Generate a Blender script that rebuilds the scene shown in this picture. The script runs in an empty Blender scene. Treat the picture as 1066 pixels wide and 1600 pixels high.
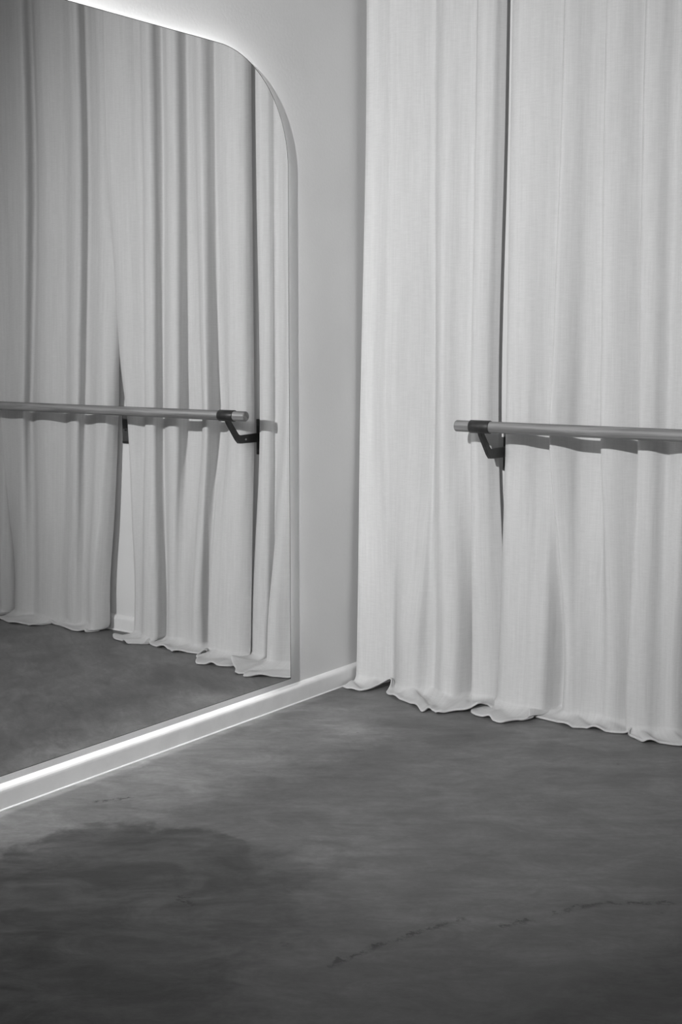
import bpy, bmesh, math, random
from mathutils import Vector, Matrix

# ------------------------------------------------------------------ camera
scene = bpy.context.scene
COL = scene.collection
CAM = Vector((2.942, -4.2385, 1.3516))
YAW, PITCH, FPX = math.radians(36.0208), math.radians(7.5058), 2024.39
cd = bpy.data.cameras.new('camera')
cd.sensor_fit = 'VERTICAL'; cd.sensor_height = 36.0; cd.sensor_width = 24.0
cd.lens = FPX / 1600 * 36
cd.clip_start = 0.05
cam = bpy.data.objects.new('camera', cd); COL.objects.link(cam)
cam.location = CAM
cam.rotation_euler = (math.pi / 2 - PITCH, 0, YAW)
scene.camera = cam

# ------------------------------------------------------------------ world, light, exposure
w = bpy.data.worlds.new('studio_ambience'); scene.world = w; w.use_nodes = True
bg = w.node_tree.nodes['Background']
bg.inputs['Color'].default_value = (1, 1, 1, 1); bg.inputs['Strength'].default_value = 0.175

LIGHT_POS = Vector((1.62, -4.75, 2.62))
LIGHT_AIM = Vector((-0.12, -0.30, 1.30))
ld = bpy.data.lights.new('ceiling_spot', 'SPOT')
ld.energy = 760; ld.shadow_soft_size = 0.035; ld.spot_size = math.radians(71); ld.spot_blend = 1.0
spot = bpy.data.objects.new('ceiling_spot', ld); COL.objects.link(spot)
spot.location = LIGHT_POS
spot.rotation_euler = (LIGHT_AIM - LIGHT_POS).to_track_quat('-Z', 'Y').to_euler()

vs = scene.view_settings
vs.view_transform = 'Standard'; vs.look = 'None'; vs.gamma = 1.0; vs.exposure = 0.0
vs.use_curve_mapping = False

LED_STRENGTH = 13.5

# ------------------------------------------------------------------ material helpers
def new_mat(name, rough=0.6, spec=0.3, metal=0.0, grey=0.5):
    m = bpy.data.materials.new(name); m.use_nodes = True
    nt = m.node_tree; b = nt.nodes['Principled BSDF']
    b.inputs['Base Color'].default_value = (grey, grey, grey, 1)
    b.inputs['Roughness'].default_value = rough
    b.inputs['Specular IOR Level'].default_value = spec
    b.inputs['Metallic'].default_value = metal
    return m, nt, b
def math_node(nt, op, a, b=None, clamp=False):
    n = nt.nodes.new('ShaderNodeMath'); n.operation = op; n.use_clamp = clamp
    for i, v in enumerate((a, b)):
        if v is None: continue
        if isinstance(v, (int, float)): n.inputs[i].default_value = v
        else: nt.links.new(v, n.inputs[i])
    return n.outputs[0]
def noise(nt, vec, scale, detail=4, rough=0.55, dist=0.0, mapscale=None, loc=(0, 0, 0), rotz=0):
    if mapscale or loc != (0, 0, 0) or rotz:
        mp = nt.nodes.new('ShaderNodeMapping')
        sc = mapscale or (1, 1, 1)
        if rotz: mp.vector_type = 'TEXTURE'; sc = tuple(1 / k for k in sc)     # turn first, then stretch
        mp.inputs['Scale'].default_value = sc
        mp.inputs['Location'].default_value = loc
        mp.inputs['Rotation'].default_value = (0, 0, rotz)
        nt.links.new(vec, mp.inputs['Vector']); vec = mp.outputs[0]
    n = nt.nodes.new('ShaderNodeTexNoise')
    n.inputs['Scale'].default_value = scale; n.inputs['Detail'].default_value = detail
    n.inputs['Roughness'].default_value = rough; n.inputs['Distortion'].default_value = dist
    nt.links.new(vec, n.inputs['Vector'])
    return n.outputs['Fac']
def ramp(nt, fac, a, b, lo=0.0, hi=1.0, smooth=True):
    n = nt.nodes.new('ShaderNodeMapRange')
    n.interpolation_type = 'SMOOTHSTEP' if smooth else 'LINEAR'
    nt.links.new(fac, n.inputs[0])
    n.inputs[1].default_value = a; n.inputs[2].default_value = b
    n.inputs[3].default_value = lo; n.inputs[4].default_value = hi
    return n.outputs[0]
def to_color(nt, fac, sock):
    c = nt.nodes.new('ShaderNodeCombineColor')
    for i in range(3): nt.links.new(fac, c.inputs[i])
    nt.links.new(c.outputs[0], sock)
def bump(nt, b, h, strength, dist=0.001):
    n = nt.nodes.new('ShaderNodeBump'); n.inputs['Strength'].default_value = strength
    n.inputs['Distance'].default_value = dist
    nt.links.new(h, n.inputs['Height']); nt.links.new(n.outputs[0], b.inputs['Normal'])
def obj_coord(nt): return nt.nodes.new('ShaderNodeTexCoord').outputs['Object']

def mat_wall():
    m, nt, b = new_mat('painted_plaster', 0.75, 0.2)
    o = obj_coord(nt)
    f = noise(nt, o, 2.2, 3); g = noise(nt, o, 90, 3)
    v = math_node(nt, 'ADD', ramp(nt, f, .3, .7, .65, .69), math_node(nt, 'MULTIPLY', g, .03))
    to_color(nt, v, b.inputs['Base Color']); bump(nt, b, g, .25, .002)
    return m
def mat_trim():
    m, nt, b = new_mat('white_gloss_trim', 0.4, 0.4)
    f = noise(nt, obj_coord(nt), 12, 4)
    to_color(nt, ramp(nt, f, .3, .7, .74, .80), b.inputs['Base Color'])
    return m
def seg_distance(nt, pos, a, c):
    """distance (m) of the floor point pos from the segment a-c"""
    ax, ay = a; dx, dy = c[0] - ax, c[1] - ay; l2 = dx * dx + dy * dy
    px, py = pos
    qx = math_node(nt, 'SUBTRACT', px, ax); qy = math_node(nt, 'SUBTRACT', py, ay)
    t = math_node(nt, 'ADD', math_node(nt, 'MULTIPLY', qx, dx / l2), math_node(nt, 'MULTIPLY', qy, dy / l2), True)
    ex = math_node(nt, 'SUBTRACT', qx, math_node(nt, 'MULTIPLY', t, dx))
    ey = math_node(nt, 'SUBTRACT', qy, math_node(nt, 'MULTIPLY', t, dy))
    return math_node(nt, 'SQRT', math_node(nt, 'ADD', math_node(nt, 'MULTIPLY', ex, ex), math_node(nt, 'MULTIPLY', ey, ey)))
def mat_floor():
    m, nt, b = new_mat('trowelled_concrete', 0.5, 0.35)
    o = obj_coord(nt)
    sx = nt.nodes.new('ShaderNodeSeparateXYZ'); nt.links.new(o, sx.inputs[0])
    rot = math.radians(36)
    big = noise(nt, o, 1.6, 6, .6, .6)
    med = noise(nt, o, 4.5, 9, .70, .7, (1, 1.7, 1), rotz=rot)
    stroke = noise(nt, o, 9.0, 6, .65, .8, (0.7, 2.6, 1), rotz=rot)
    fine = noise(nt, o, 60, 4, .6)
    v = math_node(nt, 'MULTIPLY', ramp(nt, big, .3, .7, .80, 1.20), ramp(nt, med, .28, .72, .70, 1.30))
    v = math_node(nt, 'MULTIPLY', v, ramp(nt, stroke, .25, .75, .88, 1.12))
    v = math_node(nt, 'MULTIPLY', v, ramp(nt, fine, .2, .8, .94, 1.06))
    # warped position for stains and a dark patch, ragged at the edge
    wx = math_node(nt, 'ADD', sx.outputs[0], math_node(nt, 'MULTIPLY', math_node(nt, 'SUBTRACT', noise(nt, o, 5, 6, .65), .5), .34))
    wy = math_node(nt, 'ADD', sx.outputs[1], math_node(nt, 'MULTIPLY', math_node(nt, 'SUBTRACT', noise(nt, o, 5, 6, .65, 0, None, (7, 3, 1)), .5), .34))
    dark_mask = None
    for (a, c, r, s0, s1) in STAINS_AND_PATCHES:
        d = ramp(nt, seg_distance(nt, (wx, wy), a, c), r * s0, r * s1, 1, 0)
        dark_mask = d if dark_mask is None else math_node(nt, 'MAXIMUM', dark_mask, d)
    v = math_node(nt, 'MULTIPLY', v, math_node(nt, 'SUBTRACT', 1.0, math_node(nt, 'MULTIPLY', math_node(nt, 'MULTIPLY', dark_mask, ramp(nt, med, .3, .65, 1, .6)), .56)))
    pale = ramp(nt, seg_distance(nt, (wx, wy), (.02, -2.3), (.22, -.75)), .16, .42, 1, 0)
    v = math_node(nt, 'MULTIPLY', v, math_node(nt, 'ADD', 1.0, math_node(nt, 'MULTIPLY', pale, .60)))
    # hairline cracks
    cxp = math_node(nt, 'ADD', sx.outputs[0], math_node(nt, 'MULTIPLY', math_node(nt, 'SUBTRACT', noise(nt, o, 30, 7, .75), .5), .09))
    cyp = math_node(nt, 'ADD', sx.outputs[1], math_node(nt, 'MULTIPLY', math_node(nt, 'SUBTRACT', noise(nt, o, 30, 7, .75, 0, None, (3, 9, 2)), .5), .09))
    crack = None
    for (a, c) in CRACKS:
        d = ramp(nt, seg_distance(nt, (cxp, cyp), a, c), .003, .016, 1, 0)
        crack = d if crack is None else math_node(nt, 'MAXIMUM', crack, d)
    crack = math_node(nt, 'MULTIPLY', crack, ramp(nt, noise(nt, o, 30, 5, .7), .42, .58, .1, 1))
    v = math_node(nt, 'MULTIPLY', v, math_node(nt, 'SUBTRACT', 1.0, math_node(nt, 'MULTIPLY', crack, .6)))
    # chips
    vor = nt.nodes.new('ShaderNodeTexVoronoi'); vor.inputs['Scale'].default_value = 7
    nt.links.new(o, vor.inputs['Vector'])
    chip = math_node(nt, 'MULTIPLY', ramp(nt, vor.outputs['Distance'], .02, .05, 1, 0), ramp(nt, noise(nt, o, 3, 2), .5, .6))
    v = math_node(nt, 'MULTIPLY', v, math_node(nt, 'SUBTRACT', 1.0, math_node(nt, 'MULTIPLY', chip, .35)))
    v = math_node(nt, 'MULTIPLY', v, FLOOR_GREY)
    to_color(nt, v, b.inputs['Base Color'])
    nt.links.new(ramp(nt, med, .3, .7, .42, .58), b.inputs['Roughness'])
    h = math_node(nt, 'ADD', math_node(nt, 'MULTIPLY', stroke, .6), math_node(nt, 'MULTIPLY', fine, .3))
    bump(nt, b, math_node(nt, 'SUBTRACT', h, math_node(nt, 'MULTIPLY', crack, .5)), .25, .004)
    return m
FLOOR_GREY = 0.138
STAINS_AND_PATCHES = [((.58, -2.03), (.66, -1.98), .33, .90, 1.06), ((.82, -2.02), (.88, -2.00), .38, .45, 1.12), ((.48, -2.35), (.95, -2.30), .32, .60, 1.12),
          ((.70, -2.50), (1.05, -2.58), .46, .60, 1.12), ((2.12, -2.15), (2.35, -1.2), .40, .50, 1.12)]  # stains on the left; last entry is a soft darker patch at the right
CRACKS = [((1.35, -2.092), (1.387, -1.935)), ((1.387, -1.935), (1.466, -1.715)), ((1.56, -1.70), (1.60, -1.63)), ((1.63, -1.56), (1.70, -1.44)),
          ((1.70, -1.44), (1.833, -1.349)), ((.84, -2.02), (.90, -2.04)), ((.19, -1.68), (.24, -1.60)), ((1.20, -2.08), (1.22, -2.06))]

def mat_linen():
    m, nt, b = new_mat('white_linen', 0.9, 0.08)
    uv = nt.nodes.new('ShaderNodeUVMap'); uv.uv_map = 'cloth'
    u = uv.outputs[0]
    warp = noise(nt, u, 1, 3, .6, 0, (260, 7, 1))
    weft = noise(nt, u, 1, 3, .6, 0, (26, 240, 1))
    slub = noise(nt, u, 1, 2, .5, 0, (60, 2.2, 1))
    grain = noise(nt, u, 420, 2, .6)
    s = math_node(nt, 'ADD', math_node(nt, 'ADD', warp, weft), math_node(nt, 'MULTIPLY', grain, .8))
    v = math_node(nt, 'MULTIPLY', ramp(nt, s, .9, 1.9, .67, .87, False), ramp(nt, slub, .3, .7, .97, 1.03))
    to_color(nt, v, b.inputs['Base Color'])
    bump(nt, b, s, .28, .0015)
    tr = nt.nodes.new('ShaderNodeBsdfTranslucent'); tr.inputs['Color'].default_value = (.75, .75, .75, 1)
    mx = nt.nodes.new('ShaderNodeMixShader'); mx.inputs[0].default_value = .36
    out = nt.nodes['Material Output']
    nt.links.new(b.outputs[0], mx.inputs[1]); nt.links.new(tr.outputs[0], mx.inputs[2]); nt.links.new(mx.outputs[0], out.inputs[0])
    return m
def mat_wood():
    m, nt, b = new_mat('oak_rail', 0.42, 0.35)
    o = obj_coord(nt)
    g = noise(nt, o, 1, 6, .6, .4, (3, 70, 70)); g2 = noise(nt, o, 1, 3, .5, 0, (1.2, 14, 14))
    v = math_node(nt, 'MULTIPLY', ramp(nt, g, .3, .7, .12, .25), ramp(nt, g2, .3, .7, .88, 1.12))
    to_color(nt, v, b.inputs['Base Color']); bump(nt, b, g, .15, .001)
    return m
def mat_plain(name, lo, hi, rough, spec=.4, metal=0.0, scale=40):
    m, nt, b = new_mat(name, rough, spec, metal)
    to_color(nt, ramp(nt, noise(nt, obj_coord(nt), scale, 4), .3, .7, lo, hi), b.inputs['Base Color'])
    return m
def mat_emit():
    m = bpy.data.materials.new('led_light'); m.use_nodes = True; nt = m.node_tree
    nt.nodes.remove(nt.nodes['Principled BSDF'])
    e = nt.nodes.new('ShaderNodeEmission'); e.inputs['Strength'].default_value = LED_STRENGTH
    nt.links.new(e.outputs[0], nt.nodes['Material Output'].inputs[0])
    return m
M = dict(wall=mat_wall(), trim=mat_trim(), floor=mat_floor(), linen=mat_linen(), wood=mat_wood(),
         black=mat_plain('black_powder_coat', .018, .03, .42), plate=mat_plain('dark_grey_steel', .05, .075, .45), edge=mat_plain('mirror_glass_edge', .06, .09, .25),
         steel=mat_plain('screw_steel', .5, .6, .35, .5, 1.0), board=mat_plain('mirror_backing', .55, .62, .7),
         track=mat_plain('white_track', .7, .76, .4), mirror=mat_plain('silvered_glass', .885, .89, .0, .5, 1.0),
         led=mat_emit())

# ------------------------------------------------------------------ object helpers
def link(name, me, mat, parent=None, smooth=False):
    o = bpy.data.objects.new(name, me); COL.objects.link(o)
    if mat is not None and not me.materials: me.materials.append(mat)
    if smooth:
        for p in me.polygons: p.use_smooth = True
    if parent is not None: o.parent = parent
    return o
def from_bm(name, bm, mat, parent=None, smooth=False):
    me = bpy.data.meshes.new(name); bm.normal_update(); bm.to_mesh(me); bm.free()
    return link(name, me, mat, parent, smooth)
def tag(o, label, cat, group=None):
    o['label'] = label; o['category'] = cat
    if group: o['group'] = group
    return o
def structure(o, label=None, cat=None):
    o['kind'] = 'structure'
    if label: o['label'] = label; o['category'] = cat
    return o
def empty(name, loc):
    o = bpy.data.objects.new(name, None); COL.objects.link(o); o.location = loc; return o
def box(bm, lo, hi):
    r = bmesh.ops.create_cube(bm, size=1)
    for v in r['verts']:
        v.co = Vector([lo[i] + (hi[i] - lo[i]) * (v.co[i] + .5) for i in range(3)])
    return r['verts']
def box_obj(name, lo, hi, mat, parent=None, bevel=0):
    bm = bmesh.new(); box(bm, lo, hi)
    if bevel: bmesh.ops.bevel(bm, geom=bm.edges[:], offset=bevel, segments=3, affect='EDGES', profile=.5)
    return from_bm(name, bm, mat, parent)
def extrude_profile(name, prof, p0, p1, out, mat, parent=None, smooth=False):
    """profile (d, z) with d measured along 'out' from the wall, swept from p0 to p1"""
    bm = bmesh.new(); out = Vector(out); rings = []
    for p in (Vector(p0), Vector(p1)):
        rings.append([bm.verts.new(p + out * d + Vector((0, 0, z))) for d, z in prof])
    n = len(prof)
    for i in range(n):
        j = (i + 1) % n
        bm.faces.new((rings[0][i], rings[0][j], rings[1][j], rings[1][i]))
    bm.faces.new(rings[0][::-1]); bm.faces.new(rings[1])
    bmesh.ops.recalc_face_normals(bm, faces=bm.faces[:])
    return from_bm(name, bm, mat, parent, smooth)

# ------------------------------------------------------------------ the room shell
XR, YF, ZT = 3.9, -5.6, 3.4
structure(box_obj('floor', (-.12, YF, -.10), (XR, .12, 0), M['floor']), 'dark trowelled concrete floor with stains, a dark patch and hairline cracks', 'floor')
structure(box_obj('wall_left', (-.12, YF, 0), (0, .12, ZT), M['wall']), 'grey painted wall behind the rounded mirror', 'wall')
structure(box_obj('wall_right', (0, 0, 0), (XR, .12, ZT), M['wall']), 'painted wall hidden behind the linen curtains', 'wall')
prof = [(0, 0), (.017, 0), (.017, .052), (.0165, .058), (.0145, .0635), (.011, .068), (.007, .071), (.003, .0728), (0, .0735)]
bl = structure(extrude_profile('baseboard_left', prof, (0, YF, 0), (0, 0, 0), (1, 0, 0), M['trim']), 'white baseboard below the wall mirror', 'baseboard')
extrude_profile('caulk_bead', [(.017, 0), (.0205, 0), (.0202, .0016), (.019, .003), (.017, .0038)], (0, YF, 0), (0, -.02, 0), (1, 0, 0), M['trim'], bl)
br = structure(extrude_profile('baseboard_right', prof, (.017, 0, 0), (XR, 0, 0), (0, -1, 0), M['trim']), 'white baseboard showing behind the curtains', 'baseboard')
extrude_profile('caulk_bead', [(.017, 0), (.022, 0), (.0215, .003), (.017, .006)], (.026, 0, 0), (XR, 0, 0), (0, -1, 0), M['trim'], br)

# ------------------------------------------------------------------ the mirror
MY0, MY1, MZ0, MZ1, MR = -3.05, -.562, .1113, 2.3178, .36
def rounded_rect(y0, y1, z0, z1, r, rb, n=24):
    pts = []
    for cy, cz, a0, rr in ((y1 - r, z1 - r, 0, r), (y0 + r, z1 - r, 90, r), (y0 + rb, z0 + rb, 180, rb), (y1 - rb, z0 + rb, 270, rb)):
        if rr < .001: pts.append((cy, cz)); continue
        for k in range(n + 1):
            a = math.radians(a0 + 90 * k / n); pts.append((cy + rr * math.cos(a), cz + rr * math.sin(a)))
    return pts
def slab(name, pts, x0, x1, mat, parent, side_mat=None, back_mat=None):
    bm = bmesh.new()
    a = [bm.verts.new((x0, y, z)) for y, z in pts]; b = [bm.verts.new((x1, y, z)) for y, z in pts]
    fb = bm.faces.new(a[::-1]); ff = bm.faces.new(b); n = len(pts)
    sides = [bm.faces.new((a[i], a[(i + 1) % n], b[(i + 1) % n], b[i])) for i in range(n)]
    o = from_bm(name, bm, mat, parent)
    if side_mat: o.data.materials.append(side_mat)
    if back_mat: o.data.materials.append(back_mat)
    for i, p in enumerate(o.data.polygons):
        p.material_index = 0 if i == 1 else (1 if side_mat and i > 1 else (2 if back_mat and i == 0 else 0))
    return o
# the two bottom corners are square, the top corners rounded
mir = tag(empty('wall_mirror', (0, (MY0 + MY1) / 2, MZ0)), 'large backlit wall mirror with rounded upper corner reflecting the curtains', 'mirror')
def under(o, p):
    o.parent = p; o.matrix_parent_inverse = Matrix.Translation(-Vector(p.location)); return o
gl = under(slab('glass', rounded_rect(MY0, MY1, MZ0, MZ1, MR, 0), .034, .0395, M['mirror'], None, M['edge'], M['board']), mir)
INS = .055
bk = under(slab('backing_frame', rounded_rect(MY0 + INS, MY1 - INS, MZ0 + .095, MZ1 - INS, MR - INS, 0), .0, .034, M['board'], None), mir)
def ring(name, y0, y1, z0, z1, r, x0, x1, t, mat):
    inner = rounded_rect(y0, y1, z0, z1, r, 0); outer = rounded_rect(y0 - t, y1 + t, z0 - t, z1 + t, r + t, 0)
    bm = bmesh.new(); n = len(inner)
    v = [[bm.verts.new((x, y, z)) for y, z in pts] for pts, x in ((inner, x0), (outer, x0), (outer, x1), (inner, x1))]
    for k in range(4):
        for i in range(n):
            j = (i + 1) % n
            bm.faces.new((v[k][i], v[k][j], v[(k + 1) % 4][j], v[(k + 1) % 4][i]))
    bmesh.ops.recalc_face_normals(bm, faces=bm.faces[:])
    return from_bm(name, bm, mat)
led = under(ring('led_strip', MY0 + INS, MY1 - INS, MZ0 + .095, MZ1 - INS, MR - INS, .012, .030, .003, M['led']), mir)
pe = under(ring('polished_edge', MY0 + .002, MY1 - .002, MZ0 + .002, MZ1 - .002, MR - .002, .0392, .0399, .0016, M['edge']), mir)
led['label'] = 'glowing strip light behind the mirror edge'

# ------------------------------------------------------------------ the ballet barre
BZ, BY, BX0, BX1 = 1.05, -.2204, .533, 3.20
RR = .0205
barre = tag(empty('ballet_barre', (BX0, BY, BZ)), 'round wooden ballet barre on black wall brackets in front of curtains', 'barre')
def lathe_x(name, prof, mat, parent, seg=32):
    """profile of (x, radius) turned about the rail's axis"""
    bm = bmesh.new(); rows = []
    for x, r in prof:
        rows.append([bm.verts.new((x, r * math.cos(2 * math.pi * k / seg), r * math.sin(2 * math.pi * k / seg))) for k in range(seg)])
    for a, b in zip(rows, rows[1:]):
        for k in range(seg): bm.faces.new((a[k], a[(k + 1) % seg], b[(k + 1) % seg], b[k]))
    bm.faces.new(rows[0][::-1]); bm.faces.new(rows[-1])
    bmesh.ops.recalc_face_normals(bm, faces=bm.faces[:])
    me = bpy.data.meshes.new(name); bm.to_mesh(me); bm.free()
    for p in me.polygons: p.use_smooth = len(p.vertices) == 4
    return link(name, me, mat, parent)
L = BX1 - BX0
lathe_x('rail', [(0, RR - .004), (.0012, RR - .0015), (.004, RR), (L - .004, RR), (L - .0012, RR - .0015), (L, RR - .004)], M['wood'], barre)
def bracket_arm_mesh():
    # outline in (y, z) relative to the rail axis, wall at y = +.2204
    W = -BY - .006
    pts = [(-.012, -.018), (.012, -.018), (.020, -.028), (.062, -.078), (.070, -.083), (.080, -.0855), (W, -.0855 + .004),
           (W, -.0855 - .034), (.085, -.0855 - .034), (.068, -.0855 - .033), (.056, -.108), (.050, -.102), (-.002, -.035)]
    bm = bmesh.new(); h = .007
    a = [bm.verts.new((-h, y, z)) for y, z in pts]; b = [bm.verts.new((h, y, z)) for y, z in pts]
    bm.faces.new(a); bm.faces.new(b[::-1]); n = len(pts)
    for i in range(n): bm.faces.new((a[i], b[i], b[(i + 1) % n], a[(i + 1) % n]))
    bmesh.ops.recalc_face_normals(bm, faces=bm.faces[:])
    bmesh.ops.bevel(bm, geom=bm.edges[:], offset=.0012, segments=2, affect='EDGES', profile=.5)
    me = bpy.data.meshes.new('bracket'); bm.normal_update(); bm.to_mesh(me); bm.free(); return me
arm_me = bracket_arm_mesh(); collar_me = plate_me = screw_me = None
def screw_mesh():
    bm = bmesh.new()
    bmesh.ops.create_cone(bm, cap_ends=True, segments=14, radius1=.0042, radius2=.0036, depth=.004, matrix=Matrix.Rotation(math.pi / 2, 4, 'Y'))
    me = bpy.data.meshes.new('screw'); bm.to_mesh(me); bm.free(); return me
screw_me = screw_mesh(); screw_me.materials.append(M['steel'])
for i, bx in enumerate((.634, 3.036)):
    a = link('bracket', arm_me, M['black'], barre); a.location = (bx - BX0, 0, 0)
    if i == 0:
        c = lathe_x('collar', [(-.040, RR + .0004), (-.040, RR + .0022), (-.0385, RR + .003), (.0385, RR + .003), (.040, RR + .0022), (.040, RR + .0004)], M['black'], a)
        collar_me = c.data
        p = box_obj('wall_plate', (-.025, -BY - .0065, -.175), (.025, -BY - .0003, -.025), M['plate'], a, .0015); plate_me = p.data
        f = box_obj('flange', (-.018, -BY - .012, -.155), (.018, -BY - .0067, -.052), M['black'], a, .0015); flange_me = f.data
    else:
        link('collar', collar_me, None, a); link('wall_plate', plate_me, None, a); link('flange', flange_me, None, a)
    s = link('screw', screw_me, None, a); s.location = (-.0085, .105, -.103)
    s = link('screw', screw_me, None, a); s.location = (0, -BY - .008, -.166); s.rotation_euler = (0, 0, math.pi / 2)

# a spare bracket plate screwed to the wall in the next gap between the curtains
spare = tag(empty('bracket_plate', (1.437, 0, .955)), 'small dark bracket plate on the wall in the curtain gap, seen in the mirror', 'wall plate')
box_obj('plate', (-.023, -.0065, -.070), (.023, -.0003, .080), M['plate'], spare, .0015)
box_obj('rim', (-.021, -.0095, -.068), (.021, -.0066, -.058), M['black'], spare, .001)
box_obj('rim', (-.021, -.0095, .066), (.021, -.0066, .078), M['black'], spare, .001)
box_obj('mounting_bar', (-.006, -.013, -.010), (.006, -.0066, -.004), M['black'], spare, .001)

# ------------------------------------------------------------------ the curtains
def cr(p0, p1, p2, p3, t):
    return .5 * ((2 * p1) + (p2 - p0) * t + (2 * p0 - 5 * p1 + 4 * p2 - p3) * t * t + (3 * p1 - p0 - 3 * p2 + p3) * t ** 3)
def spline(pts, n):
    out = []; N = len(pts)
    for i in range(N - 1):
        p = [pts[max(0, i - 1)], pts[i], pts[i + 1], pts[min(N - 1, i + 2)]]
        for k in range(n): out.append(cr(*p, k / n))
    out.append(pts[-1].copy()); return out
def mono(zs, vals, z):
    """cubic hermite with limited slopes between the levels"""
    n = len(zs)
    for i in range(n - 1):
        if z <= zs[i + 1] or i == n - 2: break
    h = zs[i + 1] - zs[i]; t = max(0, min(1, (z - zs[i]) / h))
    def slope(k):
        if k == 0: return (vals[1] - vals[0]) / (zs[1] - zs[0])
        if k == n - 1: return (vals[-1] - vals[-2]) / (zs[-1] - zs[-2])
        a = (vals[k] - vals[k - 1]) / (zs[k] - zs[k - 1]); b = (vals[k + 1] - vals[k]) / (zs[k + 1] - zs[k])
        return (a + b) * .5
    m0, m1 = slope(i) * h, slope(i + 1) * h
    t2, t3 = t * t, t ** 3
    return vals[i] * (2 * t3 - 3 * t2 + 1) + m0 * (t3 - 2 * t2 + t) + vals[i + 1] * (3 * t2 - 2 * t3) + m1 * (t3 - t2)
NU = 7
def curtain(name, levels, hem, label, seed):
    """levels: [(z, [(x, y), ...]), ...] from the top down; hem: [(x, y, z), ...] of the lower edge on the floor"""
    rnd = random.Random(seed)
    n = len(hem)
    for z, l in levels: assert len(l) == n, (name, z, len(l), n)
    rows = []
    zs = [z for z, _ in levels][::-1]
    dense = [spline([Vector((x, y, z)) for x, y in l], NU) for z, l in levels][::-1]      # bottom level first
    nu = len(dense[0])
    waves = [(rnd.uniform(18, 70), rnd.uniform(0, 6.28), rnd.uniform(.4, 1.6), rnd.uniform(0, 6.28)) for _ in range(7)]
    NZ = 64
    ztop, zlow = zs[-1], zs[0]
    for r in range(NZ + 1):
        t = r / NZ; z = ztop + (zlow - ztop) * (t * .85 + .15 * t * t)
        row = []
        for j in range(nu):
            x = mono(zs, [d[j].x for d in dense], z); y = mono(zs, [d[j].y for d in dense], z)
            wv = sum(math.sin(x * f + p + .7 * math.sin(z * g + q)) * math.sin(z * g + q) for f, p, g, q in waves) / 7
            row.append(Vector((x, y + .0045 * wv, z)))
        rows.append(row)
    # the lower edge: the cloth leaves the fall, runs out over the floor and ends in a rolled hem
    hd = spline([Vector(h) for h in hem], NU)
    jf = [(rnd.uniform(22, 66), rnd.uniform(0, 6.28)) for _ in range(5)]
    arc = 0.0
    for j in range(nu):
        if j: arc += (dense[0][j] - dense[0][j - 1]).length
        a = sum(math.sin(f * arc + p) for f, p in jf) / 5; b = sum(math.sin(f * 1.3 * arc + 2 * p) for f, p in jf) / 5
        hd[j].y += .014 * a; hd[j].z += .012 * max(0, b)
    low = rows[-1]; prev = rows[-3]
    cr_f = [(rnd.uniform(20, 60), rnd.uniform(0, 6.28)) for _ in range(5)]
    NH = 16
    for k in range(1, NH + 1):
        t = k / NH; row = []
        for j in range(nu):
            a = low[j]; h = hd[j]
            tang = (low[j] - prev[j]); tang = tang.normalized() * (a.z * .95)
            floor_in = Vector((h.x * .45 + a.x * .55, h.y * .45 + a.y * .55, h.z * .6 + .009))
            c1 = a + tang * .75; c2 = floor_in; c3 = Vector((h.x, h.y, h.z + .010))
            q = a * (1 - t) ** 3 + c1 * (3 * t * (1 - t) ** 2) + c2 * (3 * t * t * (1 - t)) + c3 * t ** 3
            wr = sum(math.sin(f * (q.x + .35 * q.y) + p + 30 * q.y) for f, p in cr_f) / 5
            q.z = max(q.z + wr * .016 * math.sin(math.pi * t), .006)
            q.y += wr * .008 * math.sin(math.pi * t)
            row.append(q)
        rows.append(row)
    dirs = []
    for j in range(nu):
        d = hd[j] - rows[-3][j]; d.z = 0; d = d.normalized() if d.length > 1e-5 else Vector((0, -1, 0)); dirs.append(d)
    for out, dz in ((.006, .0090), (.008, .0060), (.006, .0030), (0, .0016), (-.02, .0016)):
        rows.append([Vector((hd[j].x + dirs[j].x * out, hd[j].y + dirs[j].y * out, hd[j].z + dz)) for j in range(nu)])
    for row in rows:                                             # stay off the wall, its baseboard and the floor
        for v in row:
            v.y = min(v.y, -.0285 if v.z < .09 else -.012); v.x = max(v.x, .030 if v.z < .09 else .008); v.z = max(v.z, .0014)
    verts = [v for row in rows for v in row]
    us = [0.0]
    mid = rows[NZ // 2]
    for j in range(1, nu): us.append(us[-1] + (mid[j] - mid[j - 1]).length)
    faces = []; uvs = []
    vv = [0.0]
    for r in range(1, len(rows)):
        vv.append(vv[-1] + sum((rows[r][j] - rows[r - 1][j]).length for j in range(0, nu, 6)) / len(range(0, nu, 6)))
    for r in range(len(rows) - 1):
        for j in range(nu - 1):
            faces.append((r * nu + j, (r + 1) * nu + j, (r + 1) * nu + j + 1, r * nu + j + 1))
            uvs += [(us[j] + seed, vv[r]), (us[j] + seed, vv[r + 1]), (us[j + 1] + seed, vv[r + 1]), (us[j + 1] + seed, vv[r])]
    me = bpy.data.meshes.new(name); me.from_pydata([tuple(v) for v in verts], [], faces)
    ul = me.uv_layers.new(name='cloth')
    for i, c in enumerate(uvs): ul.data[i].uv = c
    o = link(name, me, M['linen'], None, True)
    sub = o.modifiers.new('smooth', 'SUBSURF'); sub.levels = sub.render_levels = 1
    sol = o.modifiers.new('thickness', 'SOLIDIFY'); sol.thickness = .0012; sol.offset = 0
    return tag(o, label, 'curtain', 'floor-length linen curtains')

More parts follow.
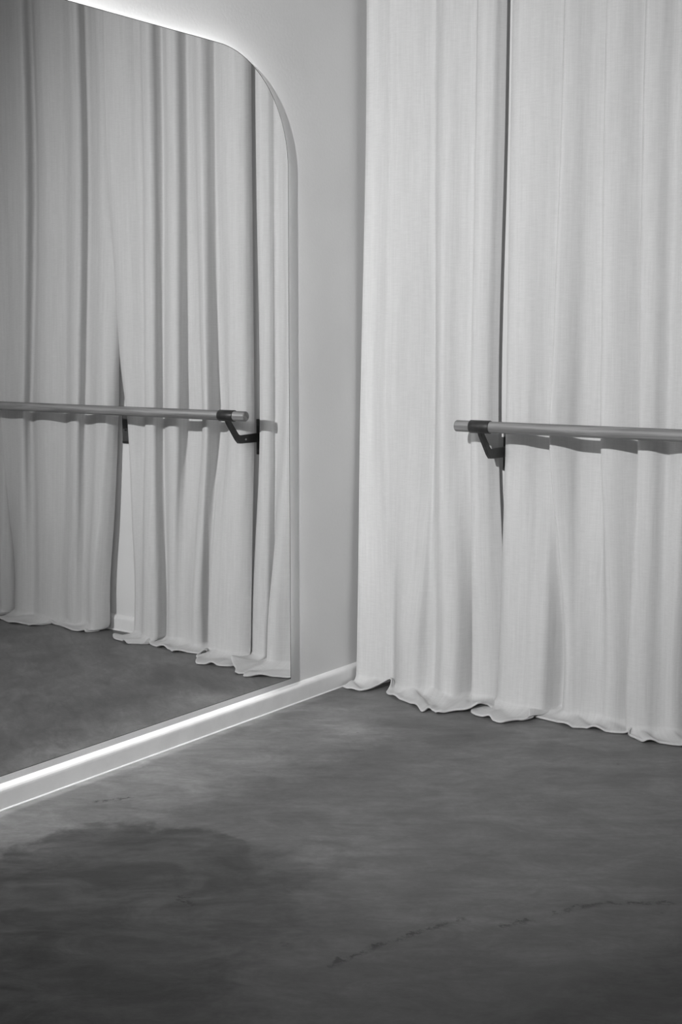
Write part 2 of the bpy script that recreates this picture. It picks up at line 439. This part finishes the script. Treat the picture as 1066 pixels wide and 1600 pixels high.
# ---- panel in the corner
def mix(a, b, t): return [(p[0] + (q[0] - p[0]) * t, p[1] + (q[1] - p[1]) * t) for p, q in zip(a, b)]
def levels(top, mid, low, hem, t55=.5, foot=.07, high=None):
    return [(3.20, top), (2.15, top)] + ([(1.24, high)] if high else []) + [(1.0, mid), (.55, mix(mid, low, t55)), (.22, low), (.042, mix(low, hem, foot))]
A_MID = [(.020, -.092), (.040, -.096), (.075, -.092), (.120, -.108), (.162, -.124), (.200, -.120), (.240, -.104), (.290, -.086), (.328, -.062),
         (.344, -.060), (.372, -.090), (.400, -.108), (.425, -.102), (.455, -.084), (.488, -.070), (.507, -.066), (.511, -.076), (.522, -.090),
         (.548, -.096), (.578, -.080), (.594, -.056), (.607, -.038)]
A_TOP = [(.038, -.084), (.058, -.092), (.095, -.090), (.130, -.098), (.165, -.108), (.200, -.104), (.240, -.092), (.285, -.078), (.318, -.060),
         (.334, -.058), (.362, -.080), (.392, -.096), (.420, -.092), (.450, -.076), (.484, -.060), (.505, -.062), (.513, -.072), (.524, -.084),
         (.555, -.092), (.585, -.080), (.600, -.057), (.613, -.038)]
A_LOW = [(.032, -.125), (.055, -.130), (.095, -.120), (.130, -.102), (.155, -.088), (.185, -.090), (.225, -.130), (.270, -.152), (.320, -.146),
         (.350, -.112), (.378, -.098), (.410, -.120), (.450, -.150), (.492, -.140), (.514, -.085), (.524, -.056), (.530, -.066), (.540, -.092),
         (.575, -.098), (.610, -.086), (.640, -.060), (.664, -.042)]
A_HEM = [(.034, -.212, 0), (.062, -.232, 0), (.104, -.230, 0), (.142, -.196, .006), (.168, -.140, .022), (.190, -.118, .034), (.214, -.158, .010), (.226, -.192, 0),
         (.290, -.222, 0), (.350, -.250, 0), (.410, -.284, 0), (.462, -.315, 0), (.478, -.298, .004), (.500, -.302, 0), (.532, -.292, 0), (.565, -.262, .006),
         (.598, -.240, .010), (.624, -.216, .024), (.636, -.194, .032), (.642, -.172, .022), (.655, -.152, .008), (.668, -.132, .002)]
curtain('linen_curtain', levels(A_TOP, A_MID, A_LOW, A_HEM), A_HEM, 'white linen curtain in the room corner beside the free end of the barre', 3)

# ---- panel that starts at the first bracket
B_MID = [(.641, -.040), (.648, -.060), (.665, -.080), (.700, -.088), (.740, -.080), (.780, -.052), (.820, -.034), (.843, -.036), (.847, -.060), (.844, -.093),
         (.857, -.104), (.900, -.078), (.935, -.036), (1.000, -.026), (1.030, -.030), (1.035, -.055), (1.033, -.080), (1.046, -.092), (1.080, -.090),
         (1.120, -.068), (1.155, -.045), (1.171, -.045), (1.175, -.065), (1.172, -.085), (1.184, -.096), (1.225, -.092), (1.265, -.060), (1.310, -.078),
         (1.342, -.082), (1.362, -.066), (1.374, -.044)]
B_TOP = [(.641, -.040), (.647, -.058), (.660, -.074), (.695, -.088), (.740, -.084), (.785, -.066), (.825, -.044), (.840, -.040), (.848, -.056), (.856, -.082),
         (.872, -.094), (.905, -.080), (.945, -.052), (.985, -.036), (1.002, -.036), (1.009, -.054), (1.013, -.080), (1.028, -.092), (1.065, -.084),
         (1.105, -.058), (1.130, -.042), (1.143, -.042), (1.150, -.060), (1.154, -.084), (1.170, -.096), (1.210, -.086), (1.255, -.056), (1.310, -.080),
         (1.360, -.086), (1.400, -.092), (1.430, -.090)]
B_LOW = [(.642, -.070), (.653, -.086), (.672, -.102), (.705, -.118), (.750, -.124), (.800, -.120), (.848, -.108), (.874, -.064), (.893, -.042), (.913, -.048),
         (.917, -.085), (.938, -.100), (.965, -.090), (1.005, -.074), (1.040, -.066), (1.065, -.072), (1.085, -.082), (1.105, -.080), (1.122, -.070),
         (1.140, -.056), (1.157, -.050), (1.163, -.070), (1.162, -.100), (1.175, -.116), (1.205, -.120), (1.240, -.112), (1.270, -.090), (1.295, -.080),
         (1.318, -.080), (1.335, -.070), (1.347, -.055)]
B_HEM = [(.606, -.196, 0), (.622, -.226, 0), (.656, -.248, 0), (.700, -.250, 0), (.738, -.270, 0), (.780, -.264, 0), (.816, -.228, .003), (.838, -.190, .010), (.826, -.164, .018), (.828, -.148, .004),
         (.880, -.150, 0), (.930, -.158, 0), (.970, -.166, 0), (1.005, -.172, 0), (1.035, -.168, 0), (1.065, -.160, 0), (1.095, -.154, 0), (1.125, -.148, 0), (1.150, -.144, 0),
         (1.178, -.134, .002), (1.198, -.116, .014), (1.194, -.136, .008), (1.200, -.154, 0), (1.232, -.168, 0), (1.265, -.180, 0), (1.300, -.180, 0), (1.335, -.170, 0), (1.368, -.156, 0),
         (1.398, -.140, 0), (1.418, -.124, 0), (1.420, -.116, 0)]
curtain('linen_curtain', levels(B_TOP, B_MID, B_LOW, B_HEM, .62, high=mix(B_MID, B_TOP, .25)[:-4] + [(1.312, -.078), (1.360, -.082), (1.402, -.064), (1.419, -.040)]), B_HEM, 'white linen curtain directly behind the barre, starting at its black bracket', 11)

# ---- the next panel, seen only in the mirror
C_MID = [(1.458, -.030), (1.466, -.060), (1.490, -.085), (1.540, -.080), (1.590, -.058), (1.640, -.045), (1.662, -.045), (1.668, -.060), (1.665, -.080),
         (1.677, -.090), (1.720, -.082), (1.765, -.060), (1.795, -.050), (1.850, -.076), (1.900, -.085), (1.960, -.072), (2.020, -.046), (2.042, -.045),
         (2.048, -.060), (2.046, -.080), (2.058, -.090), (2.110, -.080), (2.175, -.078), (2.218, -.084)]
C_TOP = [(1.375, -.052), (1.400, -.060), (1.445, -.076), (1.485, -.080), (1.530, -.062), (1.578, -.042), (1.598, -.041), (1.606, -.056), (1.604, -.082),
         (1.618, -.093), (1.660, -.084), (1.705, -.066), (1.745, -.056), (1.800, -.074), (1.850, -.082), (1.900, -.070), (1.945, -.042), (1.963, -.040),
         (1.970, -.056), (1.968, -.082), (1.982, -.094), (2.050, -.084), (2.130, -.078), (2.210, -.084)]
C_LOW = [(1.530, -.040), (1.545, -.072), (1.575, -.098), (1.610, -.095), (1.640, -.078), (1.665, -.066), (1.684, -.064), (1.696, -.076), (1.708, -.090),
         (1.725, -.098), (1.755, -.094), (1.790, -.080), (1.825, -.076), (1.865, -.090), (1.910, -.100), (1.955, -.096), (1.995, -.082), (2.020, -.078),
         (2.040, -.088), (2.058, -.098), (2.080, -.102), (2.115, -.098), (2.150, -.082), (2.172, -.066)]
C_HEM = [(1.572, -.075, .004), (1.578, -.108, .002), (1.592, -.138, 0), (1.610, -.132, .004), (1.640, -.140, 0), (1.680, -.142, 0), (1.720, -.138, 0), (1.755, -.132, 0), (1.788, -.126, 0),
         (1.818, -.120, 0), (1.848, -.110, .004), (1.872, -.100, .010), (1.874, -.128, .004), (1.882, -.164, 0), (1.905, -.184, 0), (1.935, -.194, 0), (1.970, -.202, 0), (2.005, -.207, 0),
         (2.040, -.206, 0), (2.075, -.200, 0), (2.110, -.194, 0), (2.145, -.188, 0), (2.178, -.176, 0), (2.196, -.160, 0)]
C_LEV = levels(C_TOP, C_MID, C_LOW, C_HEM, high=[(1.436, -.040), (1.446, -.066), (1.480, -.086)] + mix(C_MID, C_TOP, .25)[3:])
curtain('linen_curtain', C_LEV, C_HEM, 'white linen curtain at the left of the mirror reflection, beyond the small bracket plate', 23)
# ---- the panel after that, at the very edge of the reflection
def moved(l, d): return [(p[0] + d,) + tuple(p[1:]) for p in l]
D_HEM = moved(C_HEM, .640)
def back(l, n): return [(p[0], min(-.016, p[1] + .035 * max(0, 1 - k / n))) for k, p in enumerate(l)]
D_LEV = levels(back(moved(C_TOP, .800), 4), back(moved(C_MID, .722), 4), moved(C_LOW, .656), D_HEM)
curtain('linen_curtain', D_LEV, D_HEM, 'white linen curtain at the far left edge of the reflection behind a narrow gap', 31)
# ---- the track they hang from
tr = tag(box_obj('curtain_track', (.02, -.085, 3.20), (3.6, 0, 3.235), M['track'], None, .004), 'white curtain track high on the curtained wall', 'curtain track')
